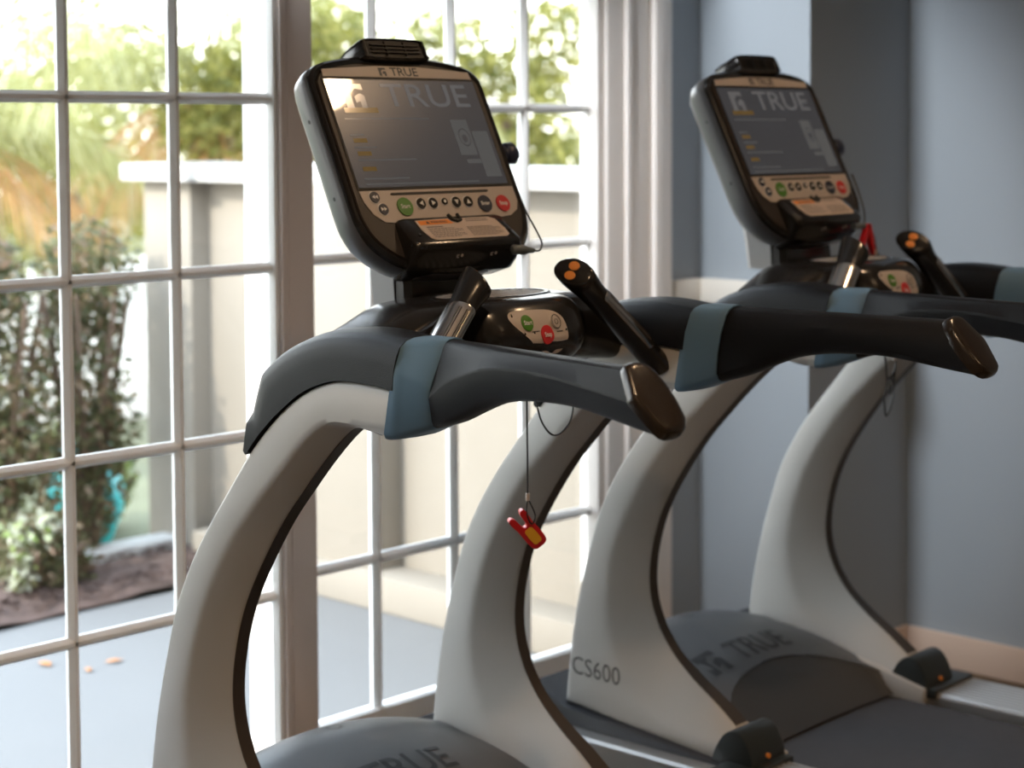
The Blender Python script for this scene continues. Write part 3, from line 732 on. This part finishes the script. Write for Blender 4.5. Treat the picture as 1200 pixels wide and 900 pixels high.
def muntin(mb, a, b, y, vert, w=.0115, d=.016):
    pr = [(-w, 0), (-w, .004), (-w * .55, d * .75), (-w * .3, d), (w * .3, d), (w * .55, d * .75), (w, .004), (w, 0), (w, -.004), (w * .5, -d * .8), (-w * .5, -d * .8), (-w, -.004)]
    if vert: x, z0, z1 = a, *b; mb.prism(pr, lambda p, q: (x + p, y - q, z0), lambda p, q: (x + p, y - q, z1))
    else: z, x0, x1 = a, *b; mb.prism(pr, lambda p, q: (x0, y - q, z + p), lambda p, q: (x1, y - q, z + p))
def sash(n, x0, x1, y, cols, rows, glassdy=0.):
    mb = MB(); z0, z1 = .146, 1.850
    w = .05
    mb.box(x0 - (w if n != 2 else .01), x0, y - .022, y + .022, .06, 2.0); mb.box(x1, x1 + (w if n != 2 else .012), y - .022, y + .022, .06, 2.0)
    mb.box(x0, x1, y - .022, y + .022, .06, z0); mb.box(x0, x1, y - .022, y + .022, z1, 2.0)
    fr = struct(build(mb, 'window_%d' % n, MT['sash'], bevel=.004))
    mu = MB()
    for c_ in cols: muntin(mu, c_, (z0, z1), y, True)
    for r_ in rows: muntin(mu, r_, (x0, x1), y, False)
    build(mu, 'muntin_grid', MT['sash'], fr, smooth=30)
    g = MB(); g.box(x0, x1, y - .002, y + .002, z0, z1)
    build(g, 'glass_pane', MT['glass'], fr, smooth=0)
RW = (.4895, .834, 1.177)
sash(1, -.757, .226, .900, (-.507, -.257, -.007), RW + (1.5245,))
sash(2, .352, 1.326, 1.0, (.602, .848, 1.0945), RW + (1.5115,))
sash(3, -1.875, -.92, .900, (-1.64, -1.40, -1.16), RW + (1.5245,))
sbox('trim_6', MT['trim'], (-.90, -.757 - .05, .872, 1.06, 0, 2.0), bevel=.003)

# ceiling downlights
for i, (x, y) in enumerate(((1.045, -.605), (-.9, -.9), (1.10, -2.5), (-.9, -2.7), (-2.6, -1.2), (-2.6, -3.2))):
    o = empty('ceiling_lamp', 'round recessed warm ceiling lamp', 'lamp', (x, y, HC), group='recessed ceiling lamps')
    o['label'] = 'round recessed warm white ceiling lamp behind the camera view'
    r = MB(); n = 28
    r.loft([[(a * math.cos(2 * math.pi * k / n), a * math.sin(2 * math.pi * k / n), z) for k in range(n)] for a, z in ((.075, -.001), (.073, -.006), (.038, -.007), (.036, -.002))], caps=False)
    build(r, 'trim_ring', MT['ceil'], o)
    l = MB(); l.add([(.036 * math.cos(2 * math.pi * k / n), .036 * math.sin(2 * math.pi * k / n), -.003) for k in range(n)], [tuple(range(n))])
    build(l, 'lens', MT['lens'], o, smooth=0)
    ld = bpy.data.lights.new('downlight', 'SPOT'); ld.energy = 26 if i == 0 else 44; ld.color = (1, .66, .38); ld.spot_size = 2.3; ld.spot_blend = .8; ld.shadow_soft_size = .06
    lo = bpy.data.objects.new('downlight', ld); COL.objects.link(lo); lo.parent = o; lo.location = (0, 0, -.015)

# daylight accent spot added out of view, standing in for window light on the far wall
o = empty('fill_lamp', 'added fill spotlight out of view above the windows aimed at the far wall', 'lamp', (-.3, .74, HC))
r = MB(); n = 20; ad_ = (V((1.74, 1.05, 1.3)) - V((-.3, .74, HC - .06))).normalized()
r.tube([V((0, 0, 0)), V((0, 0, -.03)), V((0, 0, -.05))], .012, 8)
r.tube([V((0, 0, -.05)) - ad_ * .05, V((0, 0, -.05)) + ad_ * .04], .035, 16)
build(r, 'fill_lamp_head', MT['ceil'], o)
ld = bpy.data.lights.new('fill', 'SPOT'); ld.energy = 165; ld.color = (.92, .96, 1.); ld.spot_size = math.radians(49); ld.spot_blend = .6; ld.shadow_soft_size = .2
lo = bpy.data.objects.new('fill', ld); COL.objects.link(lo); lo.parent = o; lo.location = V((0, 0, -.05)) + ad_ * .15; lo.rotation_euler = ad_.to_track_quat('-Z', 'Y').to_euler()

# ================================================================== OUTSIDE
GZ = -.05
sbox('ground_patio', MT['patio'], (-6, 1.82, 1.05, 2.86, GZ - .1, GZ))
sbox('ground_garden', MT['soil'], (-30, 30, 2.8, 40, GZ - .14, GZ - .03), (-30, -3.4, -25, 2.8, GZ - .14, GZ - .03))
sbox('roof_eave', MT['roof'], (-6, 4, 1.1, 1.30, 2.45, 2.55))
mb = MB(); N1 = 40; rows_ = []
for i in range(N1 + 1):
    x = -2.5 + 4.3 * i / N1
    rows_.append([(x, 2.84 + .46 * j / 8 + .06 * max(0, x - .7), GZ + .012 + .03 * math.sin(math.pi * j / 8) + rng.uniform(-.008, .012)) for j in range(9)])
mb.loft(rows_, closed=False, caps=False)
for k in range(1500):
    x, y = rng.uniform(-.6, 1.75), rng.uniform(2.88, 3.3); a = rng.uniform(0, 6.28); l = rng.uniform(.01, .03)
    z = GZ + .035 + rng.uniform(0, .012); dx, dy = l * math.cos(a), l * math.sin(a)
    mb.add([(x - dx, y - dy, z), (x + dy * .3, y - dx * .3, z + .006), (x + dx, y + dy, z + .004), (x - dy * .3, y + dx * .3, z + .008)], [(0, 1, 2, 3)])
tag(build(mb, 'mulch_bed', MT['mulch'], smooth=0), 'brown bark mulch bed along the far edge of the patio', 'mulch', kind='stuff')
# garden wall running away from the house
gw = empty('garden_wall', 'tan stucco garden wall with white coping beyond the right window', 'wall', (1.8, 2.3, GZ))
gw['kind'] = 'structure'
oy, ox, oz = -2.3, -1.8, -GZ
mb = MB(); mb.box(1.80 + ox, 2.0 + ox, 1.1 + oy, 3.42 + oy, 0, 1.30 + oz)
mb.box(1.69 + ox, 1.82 + ox, 2.22 + oy, 2.55 + oy, 0, 1.285 + oz); mb.box(1.72 + ox, 2.06 + ox, 3.22 + oy, 3.5 + oy, 0, 1.29 + oz)
build(mb, 'wall_body', MT['stucco'], gw, bevel=.004)
mb = MB(); mb.box(1.655 + ox, 1.82 + ox, 1.1 + oy, 3.15 + oy, 0, .115); build(mb, 'wall_plinth', MT['stucco'], gw, bevel=.012)
mb = MB(); mb.box(1.70 + ox, 2.1 + ox, 1.1 + oy, 3.42 + oy, 1.285 + oz, 1.345 + oz); mb.box(1.66 + ox, 2.12 + ox, 3.16 + oy, 3.56 + oy, 1.285 + oz, 1.345 + oz); build(mb, 'coping', MT['capst'], gw, bevel=.006)
cu = sbox('garden_curb', MT['curb'], (.2, 1.75, 3.30, 3.42, GZ - .04, GZ + .06), bevel=.01); del cu['kind']; tag(cu, 'pale concrete curb behind the mulch bed', 'curb')

def leaf_mesh(cen, rad, n, ls, flat=.0, shell=.55):
    mb = MB()
    for _ in range(n):
        while True:
            p = V((rng.uniform(-1, 1), rng.uniform(-1, 1), rng.uniform(-1, 1)))
            if shell * .5 < p.length < 1: break
        p = V((p.x * rad[0], p.y * rad[1], p.z * rad[2])) + V(cen)
        d = V((rng.gauss(0, 1), rng.gauss(0, 1), rng.gauss(-.2, .8))).normalized(); s = d.cross(V((rng.gauss(0, 1), rng.gauss(0, 1), rng.gauss(0, 1)))).normalized()
        l = ls * rng.uniform(.6, 1.3); w = l * .26
        mb.add([p, p + d * l * .5 + s * w, p + d * l - V((0, 0, l * .12)), p + d * l * .5 - s * w], [(0, 1, 2, 3)])
    return mb
def shrub(name, label, cat, loc, blobs, m, n, ls, stems=5, h=.5, group=None, second=None):
    o = empty(name, label, cat, loc, group=group)
    mb = MB()
    tot = sum(b[1][0] * b[1][1] * b[1][2] for b in blobs)
    for cen, rad in blobs:
        q = leaf_mesh(cen, rad, max(30, int(n * rad[0] * rad[1] * rad[2] / tot)), ls); mb.add(q.v, q.f)
    build(mb, 'foliage', m, o, smooth=0)
    if second:
        q = MB()
        for cen, rad in second[1]: k = leaf_mesh(cen, rad, second[2], second[3]); q.add(k.v, k.f)
        build(q, 'blossom', second[0], o, smooth=0)
    st = MB()
    for i in range(stems):
        a = 2 * math.pi * i / max(1, stems) + .4; k = .06 if stems > 1 else 0
        st.tube([(k * .3 * math.cos(a), k * .3 * math.sin(a), -.02), (k * math.cos(a), k * math.sin(a), h * .4), (k * 2.6 * math.cos(a), k * 2.6 * math.sin(a), h)], [.02, .015, .008] if stems > 1 else [.09, .07, .04], 7)
    build(st, 'stems' if stems > 1 else 'trunk', MT['bark'], o)
    return o

MT['blossom'] = leaf_mat('pale blossom', (.50, .50, .36), (.55, .55, .46), (.30, .42, .06), .4)
shrub('garden_shrub', 'tall reddish green shrub at the left edge of the bed outside', 'shrub', (1.06, 3.42, GZ), [((0, .05, .66), (.19, .22, .52)), ((-.1, .05, 1.0), (.2, .2, .25)), ((.02, 0, .3), (.2, .2, .28))], MT['leafA'], 5200, .040, 7, .95, 'shrubs in the bed')
shrub('garden_shrub', 'tall reddish green shrub standing in front of the turquoise urn outside', 'shrub', (1.42, 3.44, GZ), [((0, .03, .66), (.15, .2, .44)), ((.03, .03, 1.0), (.17, .2, .22)), ((-.02, 0, .28), (.13, .16, .24)), ((.1, .02, .45), (.12, .14, .16))], MT['leafA'], 4200, .038, 7, .95, 'shrubs in the bed')
shrub('flowering_bush', 'low bush with pale yellow green blossom at the left edge outside', 'bush', (1.02, 3.12, GZ), [((0, 0, .15), (.16, .12, .15)), ((.12, .02, .10), (.10, .10, .10))], MT['leafA'], 1500, .035, 5, .18, None, (MT['blossom'], [((-.04, -.06, .24), (.12, .06, .06)), ((-.1, -.06, .12), (.05, .05, .08))], 90, .04))
shrub('garden_bush', 'low bright green bush beside the end of the garden wall', 'bush', (1.80, 3.95, GZ), [((0, 0, .16), (.14, .14, .16)), ((-.08, .1, .26), (.12, .14, .14))], MT['leafB'], 1300, .045, 5, .2)
shrub('garden_shrub', 'wide low green shrub behind the two tall shrubs of the bed', 'shrub', (1.75, 5.1, GZ), [((0, 0, .35), (.35, .3, .38)), ((-.45, .1, .4), (.35, .3, .4))], MT['leafB'], 2600, .05, 7, .5, 'shrubs in the bed')
sbox('ground_court', MT['court'], (1.5, 16, 6.2, 17, GZ - .04, GZ - .02))
# turquoise urn partly hidden by the shrub
mb = MB(); n = 28
mb.loft([[(r * math.cos(2 * math.pi * k / n), r * math.sin(2 * math.pi * k / n), z) for k in range(n)] for r, z in ((.09, 0), (.10, .02), (.145, .14), (.15, .24), (.115, .34), (.10, .37), (.125, .40), (.12, .41), (.09, .375), (.07, .30))])
u = build(mb, 'garden_urn', MT['teal'], smooth=50); u.location = (1.66, 3.82, GZ - .035); u.scale = (.95, .95, .9); tag(u, 'turquoise glazed urn half hidden behind the shrub outside', 'urn')

def palm(name, label, loc, hgt, fr, L, mdry=6):
    o = empty(name, label, 'palm', loc, group='palms in the garden')
    t = MB(); t.tube([(0, 0, -.05), (.02, 0, hgt * .5), (0, 0, hgt)], [.13, .11, .12], 12); build(t, 'trunk', MT['bark'], o)
    def frond(az, el, L, m, droop):
        d = V((math.cos(az), math.sin(az), 0)); pts = []; p = V((0, 0, hgt)); ang = el; N = 22
        for i in range(N):
            pts.append(p.copy()); dd = d * math.cos(ang) + V((0, 0, 1)) * math.sin(ang); p = p + dd * L / N; ang -= droop / N
        mb = MB(); mb.tube(pts, [.014 * (1 - i / N) + .003 for i in range(N)], 5)
        side = d.cross(V((0, 0, 1)))
        for i in range(3, N):
            for k in range(2):
                f = i / N; l = .42 * math.sin(math.pi * (.12 + .86 * f)) * (L / 1.8) + .08
                q = pts[i] + (pts[min(i + 1, N - 1)] - pts[i]) * k * .5
                for s in (-1, 1):
                    fw = (pts[min(i + 1, N - 1)] - pts[i - 1]).normalized()
                    dr = (side * s * .8 + fw * .6 + V((0, 0, -.25 - rng.uniform(0, .35)))).normalized()
                    w = fw * .013
                    mb.add([q - w, q + dr * l * .5 + w * .6 - V((0, 0, .02)), q + dr * l - V((0, 0, l * .35)), q + dr * l * .5 - w * .9 - V((0, 0, .02))], [(0, 1, 2, 3)])
        build(mb, 'frond', m, o, smooth=0)
    for i in range(fr):
        frond(2 * math.pi * i / fr + rng.uniform(-.2, .2), rng.uniform(.35, 1.2), L * rng.uniform(.85, 1.1), MT['frond'], rng.uniform(1.3, 2.0))
    for i in range(mdry):
        frond(2 * math.pi * i / mdry + .5, rng.uniform(-.5, .0), L * .75, MT['dry'], 1.0)
    return o
palm('palm_tree', 'feathery palm with drooping orange lower fronds rising behind the garden wall', (3.95, 6.1, GZ), 1.72, 17, 1.9, 5)
palm('palm_tree', 'palm with hanging orange fronds cut by the left edge of the picture', (2.42, 6.5, GZ), 1.50, 16, 1.6, 9)

def tree(label, loc, blobs, n, ls, h, m='leafC'):
    return shrub('garden_tree', label, 'tree', loc, blobs, MT[m], n, ls, 1, h, 'trees beyond the garden')
tree('leafy green tree against the sky in the middle of the left window', (5.7, 10.2, GZ), [((0, 0, 1.55), (.75, .7, .5)), ((-.4, 0, 1.2), (.8, .7, .45)), ((.3, 0, 1.95), (.35, .4, .3))], 3400, .09, 1.6)
tree('leafy green tree above the palm crown near the window post', (7.1, 10.0, GZ), [((0, 0, 1.65), (.75, .7, .7)), ((.5, 0, 2.2), (.6, .5, .45))], 3200, .09, 1.6)
tree('low olive hedge tree far behind the left palm', (4.7, 12.6, GZ), [((0, 0, .9), (1.4, .7, .75)), ((1.8, 0, .8), (1.2, .7, .65))], 4200, .10, .9)
tree('olive hedge tree far behind the feathery palm', (7.6, 13.2, GZ), [((0, 0, .95), (1.3, .7, .8)), ((1.6, 0, .9), (1.2, .7, .7))], 3600, .10, .9)
tree('loose sunlit tree above the garden wall left of the near console', (4.25, 5.5, GZ), [((0, 0, 1.85), (.42, .4, .38)), ((-.45, .3, 1.65), (.35, .35, .3)), ((.4, 0, 1.6), (.35, .3, .25))], 3600, .075, 1.7)
tree('loose sunlit tree above the garden wall right of the near console', (5.75, 5.6, GZ), [((0, 0, 1.7), (.40, .4, .30)), ((.35, -.1, 2.05), (.35, .35, .28)), ((-.42, .1, 1.95), (.32, .35, .30)), ((.2, 0, 1.35), (.5, .4, .2))], 3600, .075, 1.7)
tree('pale hedge tree low behind the garden wall', (5.2, 7.4, GZ), [((0, 0, 1.15), (1.0, .6, .42)), ((1.5, -.1, 1.1), (1.0, .6, .40)), ((2.6, -.3, 1.2), (.8, .5, .45))], 6500, .085, 1.0, 'leafC')
for i, (x, y, lab) in enumerate(((.62, 2.43, 'fallen tan leaf on the patio left of the window bar'), (.77, 2.31, 'fallen orange leaf farthest right on the patio'), (.672, 2.289, 'small pale fallen leaf between two others on the patio'))):
    mb = MB(); a = i * 1.3; l = (.03, .028, .02)[i]
    pts = [(0, -l), (l * .5, -l * .3), (l * .4, l * .4), (0, l), (-l * .45, l * .3), (-l * .4, -l * .4)]
    pts3 = [(p * math.cos(a) - q * math.sin(a), p * math.sin(a) + q * math.cos(a), .006 + .006 * (abs(p) / l)) for p, q in pts]
    mb.add(pts3 + [(0, 0, .012)], [(j, (j + 1) % 6, 6) for j in range(6)])
    o = build(mb, 'fallen_leaf', MT['fallen'], smooth=0); o.location = (x, y, GZ); tag(o, lab, 'leaf', 'fallen leaves on the patio')

# ================================================================== LIGHT
w = bpy.data.worlds.new('sky'); S.world = w; w.use_nodes = True
t = w.node_tree; t.nodes.clear()
o = t.nodes.new('ShaderNodeOutputWorld'); bg = t.nodes.new('ShaderNodeBackground'); tc = t.nodes.new('ShaderNodeTexCoord'); sp = t.nodes.new('ShaderNodeSeparateXYZ'); rp = t.nodes.new('ShaderNodeValToRGB')
t.links.new(tc.outputs['Generated'], sp.inputs[0]); t.links.new(sp.outputs[2], rp.inputs[0]); t.links.new(rp.outputs[0], bg.inputs[0]); t.links.new(bg.outputs[0], o.inputs[0])
e = rp.color_ramp.elements; e[0].position = .0; e[0].color = (1, .97, .92, 1); e[1].position = .7; e[1].color = (.62, .78, 1, 1)
bg.inputs[1].default_value = 4.6
GLOW = 1.5
dp = t.nodes.new('ShaderNodeVectorMath'); dp.operation = 'DOT_PRODUCT'; dp.inputs[1].default_value = V((-.80, .34, .50)).normalized()
mxm = t.nodes.new('ShaderNodeMath'); mxm.operation = 'MAXIMUM'; mxm.inputs[1].default_value = 0
pw = t.nodes.new('ShaderNodeMath'); pw.operation = 'POWER'; pw.inputs[1].default_value = 7
ml = t.nodes.new('ShaderNodeMath'); ml.operation = 'MULTIPLY'; ml.inputs[1].default_value = GLOW
b2 = t.nodes.new('ShaderNodeBackground'); b2.inputs[0].default_value = (1, .97, .93, 1); ad = t.nodes.new('ShaderNodeAddShader')
t.links.new(tc.outputs['Generated'], dp.inputs[0]); t.links.new(dp.outputs['Value'], mxm.inputs[0]); t.links.new(mxm.outputs[0], pw.inputs[0]); t.links.new(pw.outputs[0], ml.inputs[0]); t.links.new(ml.outputs[0], b2.inputs[1])
t.links.new(bg.outputs[0], ad.inputs[0]); t.links.new(b2.outputs[0], ad.inputs[1]); t.links.new(ad.outputs[0], o.inputs[0])
sd = bpy.data.lights.new('sun', 'SUN'); sd.energy = 3.; sd.angle = .01; sd.color = (1, .93, .82)
so = bpy.data.objects.new('sun', sd); COL.objects.link(so)
so.rotation_euler = V((.80, -.14, -.55)).to_track_quat('-Z', 'Y').to_euler()

# ================================================================== CAMERA
cam = bpy.data.cameras.new('camera'); co = bpy.data.objects.new('camera', cam); COL.objects.link(co)
f_px = 2163.25
cam.sensor_width = 36; cam.lens = f_px * 36 / 1200; cam.shift_x = -(600.11 - 600) / 1200; cam.shift_y = -(450 - 282.25) / 1200
Rr, Rd, Rf = V((.695, -.719, -.0048)), V((-.046, -.0379, -.9982)), V((.7176, .694, -.0594))
yaw, pit, rol = .8021, -.0595, -.0048
fw = V((math.sin(yaw) * math.cos(pit), math.cos(yaw) * math.cos(pit), math.sin(pit))); rt = V((math.cos(yaw), -math.sin(yaw), 0)); upv = rt.cross(fw)
r2 = rt * math.cos(rol) + upv * math.sin(rol); u2 = upv * math.cos(rol) - rt * math.sin(rol)
m = Matrix((r2, u2, -fw)).transposed().to_4x4(); m.translation = V((-2.1592, -2.1077, 1.4566)); co.matrix_world = m
cam.dof.use_dof = True; cam.dof.focus_distance = 2.75; cam.dof.aperture_fstop = 3.6; cam.clip_start = .05
S.camera = co
S.view_settings.view_transform = 'Standard'; S.view_settings.look = 'None'; S.view_settings.exposure = .75; S.view_settings.gamma = 1.
S.cycles.max_bounces = 10; S.cycles.transparent_max_bounces = 12; S.cycles.sample_clamp_indirect = 6
